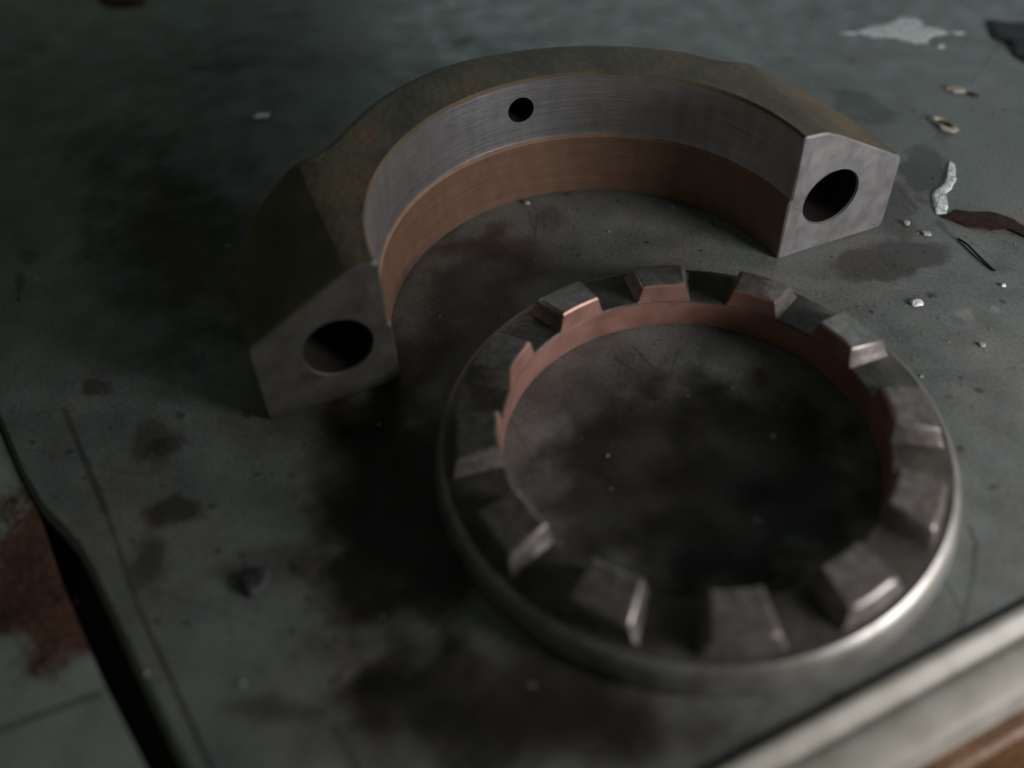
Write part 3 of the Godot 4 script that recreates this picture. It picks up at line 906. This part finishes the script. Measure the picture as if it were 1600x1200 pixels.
func build_ring():
	var ring := thing("toothed_ring", "heavy steel ring with square teeth on top lying in front of the bearing cap", "gear ring", Vector3(0.0450, 0.0, -0.1554))
	var steel := mottled([[0.0, Color(0.2381, 0.2232, 0.2008)], [0.5, Color(0.3572, 0.3423, 0.3199)], [1.0, Color(0.4911, 0.4761, 0.4464)]], 81, 0.44, 0.7, 0.004, 14.0, 0.012)
	var oily := mottled([[0.0, Color(0.0314, 0.0267, 0.0220)], [0.5, Color(0.0588, 0.0517, 0.0455)], [1.0, Color(0.1098, 0.0980, 0.0862)]], 82, 0.45, 0.1, 0.012, 14.0, 0.010)
	var copper := mottled([[0.0, Color(0.2360, 0.1211, 0.0955)], [0.5, Color(0.3353, 0.1779, 0.1404)], [1.0, Color(0.4223, 0.2372, 0.2036)]], 83, 0.40, 0.35, 0.004, 14.0, 0.010)
	var body := begin()
	# inner corner, floor between the teeth, raised rim, rounded outer wall, foot
	lathe(body, [Vector2(0.726, 0.142), Vector2(0.733, 0.150), Vector2(0.80, 0.146), Vector2(0.85, 0.142), Vector2(0.89, 0.138), Vector2(0.92, 0.134), Vector2(0.938, 0.131), Vector2(0.950, 0.128), Vector2(0.976, 0.117), Vector2(0.989, 0.102), Vector2(0.997, 0.084), Vector2(1.0, 0.062), Vector2(1.0, 0.018), Vector2(0.990, 0.004), Vector2(0.985, 0.0), Vector2(0.736, 0.0), Vector2(0.728, 0.008)].slice(0, 8),
		[1, 2, 3, 3, 3, 3, 3, 3, 3, 3, 3, 3, 4, 4, 5, 6], 240, false)
	obj("flange", body, oily, ring)
	var outer := begin()
	lathe(outer, [Vector2(0.950, 0.128), Vector2(0.963, 0.119), Vector2(0.973, 0.105), Vector2(0.981, 0.087), Vector2(0.987, 0.062), Vector2(0.998, 0.018), Vector2(0.993, 0.004), Vector2(0.986, 0.0), Vector2(0.736, 0.0), Vector2(0.728, 0.008)],
		[3, 3, 3, 3, 3, 3, 3, 5, 6], 240, false)
	obj("outer_wall", outer, steel, ring)
	var wall := begin()
	lathe(wall, [Vector2(0.728, 0.008), Vector2(0.726, 0.020), Vector2(0.726, 0.142)], [1, 1], 240, false)
	obj("inner_wall", wall, copper, ring)
	# one tooth, in three variants of wear
	var tooth_m := mottled([[0.0, Color(0.095, 0.078, 0.070)], [0.45, Color(0.155, 0.136, 0.126)], [0.75, Color(0.195, 0.175, 0.164)], [1.0, Color(0.26, 0.238, 0.224)]], 85, 0.32, 0.35, 0.004, 26.0, 0.02)
	var meshes := []
	for v in 3:
		var st := begin()
		var front := begin()
		var rng := RandomNumberGenerator.new()
		rng.seed = 900 + v
		var levels := []
		var top := 0.240 + rng.randf_range(-0.003, 0.003)
		for spec in [[0.0, 0.0, 9.2], [0.28, 0.0, 8.8], [0.40, 0.001, 8.1], [0.90, 0.004, 6.9], [0.97, 0.009, 6.6], [1.0, 0.017, 6.1]]:
			var loop := []
			var ins: float = spec[1]
			var hw := deg_to_rad(spec[2])
			var r_in := 0.7285 + ins
			var r_out: float = 0.926 - ins - spec[0] * 0.022
			for k in 7:
				loop.append([lerpf(-hw, hw, k / 6.0), r_in])
			loop.append([hw + 0.004, r_in + 0.006])
			loop.append([hw + 0.004, r_out - 0.008])
			for k in 7:
				loop.append([lerpf(hw, -hw, k / 6.0), r_out])
			loop.append([-hw - 0.004, r_out - 0.008])
			loop.append([-hw - 0.004, r_in + 0.006])
			var pts := []
			for q in loop:
				var crest: float = top - (q[1] - 0.7285) * 0.19
				pts.append(ring_at(q[0], Vector2(q[1], lerpf(0.115, crest, spec[0]))))
			levels.append(pts)
		var mid := ring_at(0.0, Vector2(0.825, 0.17))
		for l in levels.size() - 1:
			var cnt: int = levels[l].size()
			for k in cnt:
				var a: Vector3 = levels[l][k]
				var b: Vector3 = levels[l][(k + 1) % cnt]
				var c: Vector3 = levels[l + 1][(k + 1) % cnt]
				var d: Vector3 = levels[l + 1][k]
				st.set_smooth_group(1 if k < 6 else (2 if k < 9 else (3 if k < 15 else 4)))
				if l >= 3:
					st.set_smooth_group(7)
				if k < 6 and l < 4:
					front.set_smooth_group(1 if l < 3 else 7)
					quad(front, a, b, c, d, (a + c) / 2 - mid)
				else:
					quad(st, a, b, c, d, (a + c) / 2 - mid)
		var crown: Array = levels[-1]
		var cm := Vector3.ZERO
		for p in crown:
			cm += p / crown.size()
		st.set_smooth_group(8)
		for k in crown.size():
			tri(st, crown[k], crown[(k + 1) % crown.size()], cm, Vector3.UP)
		st.generate_normals()
		front.generate_normals()
		meshes.append([st.commit(), front.commit()])
	var rng2 := RandomNumberGenerator.new()
	rng2.seed = 4242
	for k in 12:
		var t := MeshInstance3D.new()
		t.name = "tooth"
		t.mesh = meshes[(k * 5 + 1) % 3][0]
		t.material_override = tooth_m
		t.rotation.y = deg_to_rad(0.6 + 30.0 * k + rng2.randf_range(-0.4, 0.4))
		ring.add_child(t, true)
		var f := MeshInstance3D.new()
		f.name = "inner_face"
		f.mesh = meshes[(k * 5 + 1) % 3][1]
		f.material_override = copper
		t.add_child(f, true)


# ---------------------------------------------------------------- paint flakes, chips and splashes
func low_lump(outline: PackedVector2Array, h: float, n_seed: int, ctr: Vector2) -> SurfaceTool:
	# a low mound over an uneven outline, relative to its centre
	var nz := noise(0.9, n_seed, 2)
	var pts := []
	var n := outline.size()
	for k in n:
		var a := outline[k]
		var b := outline[(k + 1) % n]
		var sub := maxi(1, mini(4, int(a.distance_to(b) / 0.0006)))
		for s in sub:
			var p := a.lerp(b, s / float(sub))
			pts.append(p + Vector2(nz.get_noise_2d(p.x * 9000, p.y * 9000), nz.get_noise_2d(p.y * 9000, 40 + p.x * 9000)) * 0.00025)
	var st := begin()
	var rows := [[1.0, 0.0], [0.93, 0.6], [0.72, 0.95], [0.40, 0.9], [0.0, 1.0]]
	for r in rows.size() - 1:
		for k in pts.size():
			var c4 := []
			for q in [[k, r], [k + 1, r], [k + 1, r + 1], [k, r + 1]]:
				var p: Vector2 = ctr.lerp(pts[q[0] % pts.size()], rows[q[1]][0])
				var y: float = h * rows[q[1]][1] * (1.0 + (0.5 * nz.get_noise_2d(p.x * 3000, p.y * 3000) if q[1] < 4 else 0.0))
				c4.append(Vector3(p.x - ctr.x, y, p.y - ctr.y))
			quad(st, c4[0], c4[1], c4[2], c4[3], Vector3.UP)
	return st


func lump(called: String, label: String, category: String, outline: Array, h: float, m: Material, n_seed: int, group := ""):
	var poly := PackedVector2Array(outline)
	var c := Vector2.ZERO
	for p in poly:
		c += p / poly.size()
	var o := obj(numbered(called), low_lump(poly, h, n_seed, c), m, self)
	o.position = Vector3(c.x, 0.0002, c.y)
	tag(o, label, category, group)


func round_lump(called: String, label: String, category: String, x: float, z: float, rx: float, rz: float, turn: float, h: float, m: Material, n_seed: int, group := ""):
	var pts := []
	var rng := RandomNumberGenerator.new()
	rng.seed = n_seed
	for k in 11:
		var a := TAU * k / 11.0
		pts.append(Vector2(x, z) + (Vector2(cos(a) * rx, sin(a) * rz) * rng.randf_range(0.72, 1.15)).rotated(turn))
	lump(called, label, category, pts, h, m, n_seed, group)


func build_debris():
	var white := mottled([[0.0, Color(0.22, 0.22, 0.23)], [0.34, Color(0.50, 0.50, 0.52)], [0.50, Color(0.88, 0.88, 0.91)], [1.0, Color(0.95, 0.95, 0.97)]], 101, 0.3, 0.0, 0.01, 60.0)
	var cream := mottled([[0.0, Color(0.34, 0.30, 0.23)], [0.5, Color(0.50, 0.46, 0.38)], [1.0, Color(0.62, 0.58, 0.50)]], 103, 0.6, 0.0, 0.02, 60.0)
	var red := mottled([[0.0, Color(0.018, 0.004, 0.004)], [0.5, Color(0.032, 0.006, 0.007)], [1.0, Color(0.060, 0.012, 0.013)]], 105, 0.75, 0.0, 0.02, 60.0)
	var slate := mottled([[0.0, Color(0.03, 0.028, 0.034)], [1.0, Color(0.075, 0.066, 0.08)]], 107, 0.7, 0.0, 0.03, 40.0)
	lump("paint_splash", "large ragged splash of dried white paint behind the bearing cap", "paint splash", [
		Vector2(0.1498, -0.3705), Vector2(0.1560, -0.3735), Vector2(0.1622, -0.3740), Vector2(0.1662, -0.3765), Vector2(0.1705, -0.3800), Vector2(0.1770, -0.3785), Vector2(0.1785, -0.3745), Vector2(0.1775, -0.3715), Vector2(0.1828, -0.3692), Vector2(0.1865, -0.3645), Vector2(0.1808, -0.3625), Vector2(0.1765, -0.3610), Vector2(0.1749, -0.3570), Vector2(0.1696, -0.3575), Vector2(0.1623, -0.3631), Vector2(0.1552, -0.3639), Vector2(0.1501, -0.3675)], 0.0003, white, 201)
	round_lump("paint_flake", "thin white streak at the left tip of the big white splash", "paint flake", 0.1465, -0.3685, 0.0042, 0.0014, 0.2, 0.0003, white, 241, "paint flakes scattered on the bench")
	round_lump("paint_flake", "thin white streak at the right tip of the big white splash", "paint flake", 0.1895, -0.3640, 0.0030, 0.0012, 0.3, 0.0003, white, 242, "paint flakes scattered on the bench")
	round_lump("paint_flake", "small white drop just below the big white splash", "paint flake", 0.1790, -0.3540, 0.0017, 0.0013, 0.0, 0.0004, white, 243, "paint flakes scattered on the bench")
	lump("paint_drip", "crooked white paint drip beside the right end of the bearing cap", "paint drip", [
		Vector2(0.1558, -0.2769), Vector2(0.1568, -0.2749), Vector2(0.1545, -0.2670), Vector2(0.1510, -0.2615), Vector2(0.1478, -0.2585), Vector2(0.1462, -0.2562), Vector2(0.1462, -0.2515), Vector2(0.1446, -0.2482), Vector2(0.1414, -0.2486), Vector2(0.1420, -0.2537), Vector2(0.1435, -0.2589), Vector2(0.1459, -0.2618), Vector2(0.1496, -0.2648), Vector2(0.1525, -0.2700)], 0.0005, white, 203)
	lump("red_smear", "long dark red smear of paint pointing at the white drip", "paint smear", [
		Vector2(0.1423, -0.2472), Vector2(0.1482, -0.2504), Vector2(0.1517, -0.2491), Vector2(0.1601, -0.2480), Vector2(0.1645, -0.2442), Vector2(0.1668, -0.2401), Vector2(0.1740, -0.2317), Vector2(0.1800, -0.2230), Vector2(0.1775, -0.2200), Vector2(0.1714, -0.2266), Vector2(0.1646, -0.2347), Vector2(0.1618, -0.2389), Vector2(0.1556, -0.2388), Vector2(0.1488, -0.2410), Vector2(0.1456, -0.2443)], 0.0007, red, 205)
	lump("slate_fragment", "dark slaty fragment at the far edge beyond the white paint splash", "fragment", [
		Vector2(0.2040, -0.3729), Vector2(0.2182, -0.3685), Vector2(0.2317, -0.3632), Vector2(0.2300, -0.3300), Vector2(0.2179, -0.3308), Vector2(0.2065, -0.3393), Vector2(0.2040, -0.3450), Vector2(0.2063, -0.3529), Vector2(0.2012, -0.3597)], 0.0018, slate, 207)
	lump("red_scrap", "dark red scrap cut off by the far edge of the picture", "scrap", [
		Vector2(-0.1841, -0.4475), Vector2(-0.1558, -0.4441), Vector2(-0.1572, -0.4297), Vector2(-0.1670, -0.4284), Vector2(-0.1766, -0.4320)], 0.0015, red, 209)
	lump("dark_chip", "black angular chip lying alone on the bare bench left of the toothed ring", "chip", [
		Vector2(-0.0683, -0.1253), Vector2(-0.0643, -0.1275), Vector2(-0.0609, -0.1279), Vector2(-0.0606, -0.1239), Vector2(-0.0640, -0.1196), Vector2(-0.0668, -0.1214)], 0.0012, slate, 211)
	round_lump("paint_flake", "small white oval flake on the dark patch left of the bearing cap", "paint flake", -0.0905, -0.3302, 0.0040, 0.0024, -0.15, 0.0006, white, 221, "paint flakes scattered on the bench")
	round_lump("paint_flake", "cream chip with a reddish tip below the big white splash", "paint flake", 0.1738, -0.3218, 0.0040, 0.0022, 0.45, 0.0010, cream, 223, "paint flakes scattered on the bench")
	round_lump("paint_flake", "thin red tail beside the cream chip", "paint flake", 0.1785, -0.3182, 0.0022, 0.0009, 0.5, 0.0005, red, 224, "paint flakes scattered on the bench")
	round_lump("paint_flake", "white flake on the bench between the drip and the ring, brightest of its kind", "paint flake", 0.1216, -0.2074, 0.0023, 0.0017, 0.3, 0.0007, white, 225, "paint flakes scattered on the bench")
	round_lump("paint_flake", "pale flake just below the foot of the white drip", "paint flake", 0.1350, -0.2392, 0.0022, 0.0013, 0.7, 0.0005, cream, 227, "paint flakes scattered on the bench")
	round_lump("paint_flake", "tiny yellowish crumb near the lower corner of the right joint face", "paint flake", 0.1304, -0.2446, 0.0011, 0.0011, 0.0, 0.0008, cream, 229, "paint flakes scattered on the bench")
	round_lump("paint_flake", "tiny white crumb near the right edge below the thin crack", "paint flake", 0.1495, -0.2128, 0.0009, 0.0008, 0.0, 0.0006, white, 231, "paint flakes scattered on the bench")
	round_lump("paint_flake", "tiny white crumb right of the ring beside a pale smudge", "paint flake", 0.1343, -0.1887, 0.0010, 0.0008, 1.0, 0.0005, cream, 233, "paint flakes scattered on the bench")
	round_lump("paint_flake", "tiny cream crumb under the arch of the bearing cap", "paint flake", 0.0084, -0.2665, 0.0011, 0.0008, 0.2, 0.0007, cream, 235, "paint flakes scattered on the bench")
	# a curled flake with a dark hollow
	var curl := thing("curled_flake", "curled pale flake with a dark brown hollow right of the bearing cap", "paint flake", Vector3(0.1612, 0.0002, -0.2992))
	var brown := mottled([[0.0, Color(0.03, 0.018, 0.01)], [1.0, Color(0.07, 0.042, 0.02)]], 109, 0.6, 0.0, 0.0, 60.0)
	var rim := begin()
	var pit := begin()
	var rng := RandomNumberGenerator.new()
	rng.seed = 88
	var jag := []
	for k in 14:
		jag.append(rng.randf_range(0.85, 1.2))
	for k in 14:
		var rr := []
		for q in 2:
			var a := TAU * (k + q) / 14.0
			var g: float = jag[(k + q) % 14]
			var d := (Vector2(cos(a) * 0.0019, sin(a) * 0.0042)).rotated(-0.45)
			rr.append([d * 1.45 * g, d * 1.05, d * 0.8])
		quad(rim, v3(rr[0][0], 0.0), v3(rr[1][0], 0.0), v3(rr[1][1], 0.0013), v3(rr[0][1], 0.0013), Vector3.UP)
		quad(rim, v3(rr[0][1], 0.0013), v3(rr[1][1], 0.0013), v3(rr[1][2], 0.0003), v3(rr[0][2], 0.0003), Vector3.UP)
		tri(pit, v3(rr[0][2], 0.0003), v3(rr[1][2], 0.0003), Vector3(0, 0.0002, 0), Vector3.UP)
	obj("curled_rim", rim, cream, curl)
	obj("hollow", pit, brown, curl)
	# grit nobody could count
	var grain := begin()
	grain.set_smooth_group(-1)
	for f in [[0, 1, 2], [0, 2, 3], [0, 3, 1], [4, 2, 1], [4, 3, 2], [4, 1, 3]]:
		var c := [Vector3(0, 0.7, 0), Vector3(1, 0.1, 0.1), Vector3(-0.5, 0, 0.8), Vector3(-0.6, 0.15, -0.7), Vector3(0, -0.4, 0)]
		tri(grain, c[f[0]], c[f[1]], c[f[2]], (c[f[0]] + c[f[1]] + c[f[2]]) / 3.0 - Vector3(0, 0.1, 0))
	grain.generate_normals()
	var grit_m := StandardMaterial3D.new()
	grit_m.vertex_color_use_as_albedo = true
	grit_m.roughness = 0.8
	var grain_mesh := grain.commit()
	grain_mesh.surface_set_material(0, grit_m)
	var mm := MultiMesh.new()
	mm.transform_format = MultiMesh.TRANSFORM_3D
	mm.use_colors = true
	mm.mesh = grain_mesh
	mm.instance_count = 420
	rng.seed = 515
	for k in 420:
		var p := Vector2(rng.randf_range(-0.14, 0.22), rng.randf_range(-0.46, -0.085))
		for tries in 20:
			var on_part := p.distance_to(Vector2(0.0447, -0.1559)) < 0.068 and p.distance_to(Vector2(0.0447, -0.1559)) > 0.047
			var q := (p - Vector2(0.02687, -0.20972)).rotated(0.35055)
			on_part = on_part or (q.y < 0.0 and q.length() < 0.11 and q.length() > 0.060)
			if not on_part and p.x > -0.128 + (p.y + 0.16) * -0.68:
				break
			p = Vector2(rng.randf_range(-0.10, 0.22), rng.randf_range(-0.46, -0.085))
		var sz := 0.00022 + 0.00055 * pow(rng.randf(), 3.0)
		mm.set_instance_transform(k, Transform3D(Basis.from_euler(Vector3(0, rng.randf() * TAU, 0)).scaled(Vector3.ONE * sz), Vector3(p.x, sz * 0.1, p.y)))
		var tone := rng.randf()
		var col := Color(0.03, 0.026, 0.022) if tone < 0.6 else (Color(0.14, 0.08, 0.05) if tone < 0.8 else Color(0.42, 0.41, 0.38))
		mm.set_instance_color(k, col)
	var grit := MultiMeshInstance3D.new()
	grit.name = "grit"
	grit.multimesh = mm
	add_child(grit)
	grit.set_meta("kind", "stuff")
	tag(grit, "fine dark and pale grit scattered over the bench top", "grit")
	# a loose hair-thin sliver
	var wire := begin()
	var path := [Vector3(0.1439, 0.0005, -0.2353), Vector3(0.1456, 0.0007, -0.2320), Vector3(0.1470, 0.0006, -0.2265), Vector3(0.1494, 0.0004, -0.2196)]
	for k in path.size() - 1:
		for s in 6:
			var c4 := []
			for q in [[0, s], [1, s], [1, s + 1], [0, s + 1]]:
				var a: float = TAU * q[1] / 6.0
				c4.append(path[k + q[0]] - path[0] + Vector3(cos(a), sin(a), 0.2 * cos(a)) * 0.0004)
			quad(wire, c4[0], c4[1], c4[2], c4[3], Vector3(cos(TAU * (s + 0.5) / 6.0), sin(TAU * (s + 0.5) / 6.0), 0))
	var wo := obj("metal_sliver", wire, slate, self)
	wo.position = path[0]
	tag(wo, "thin dark curved sliver on the bench below the red smear", "metal sliver")
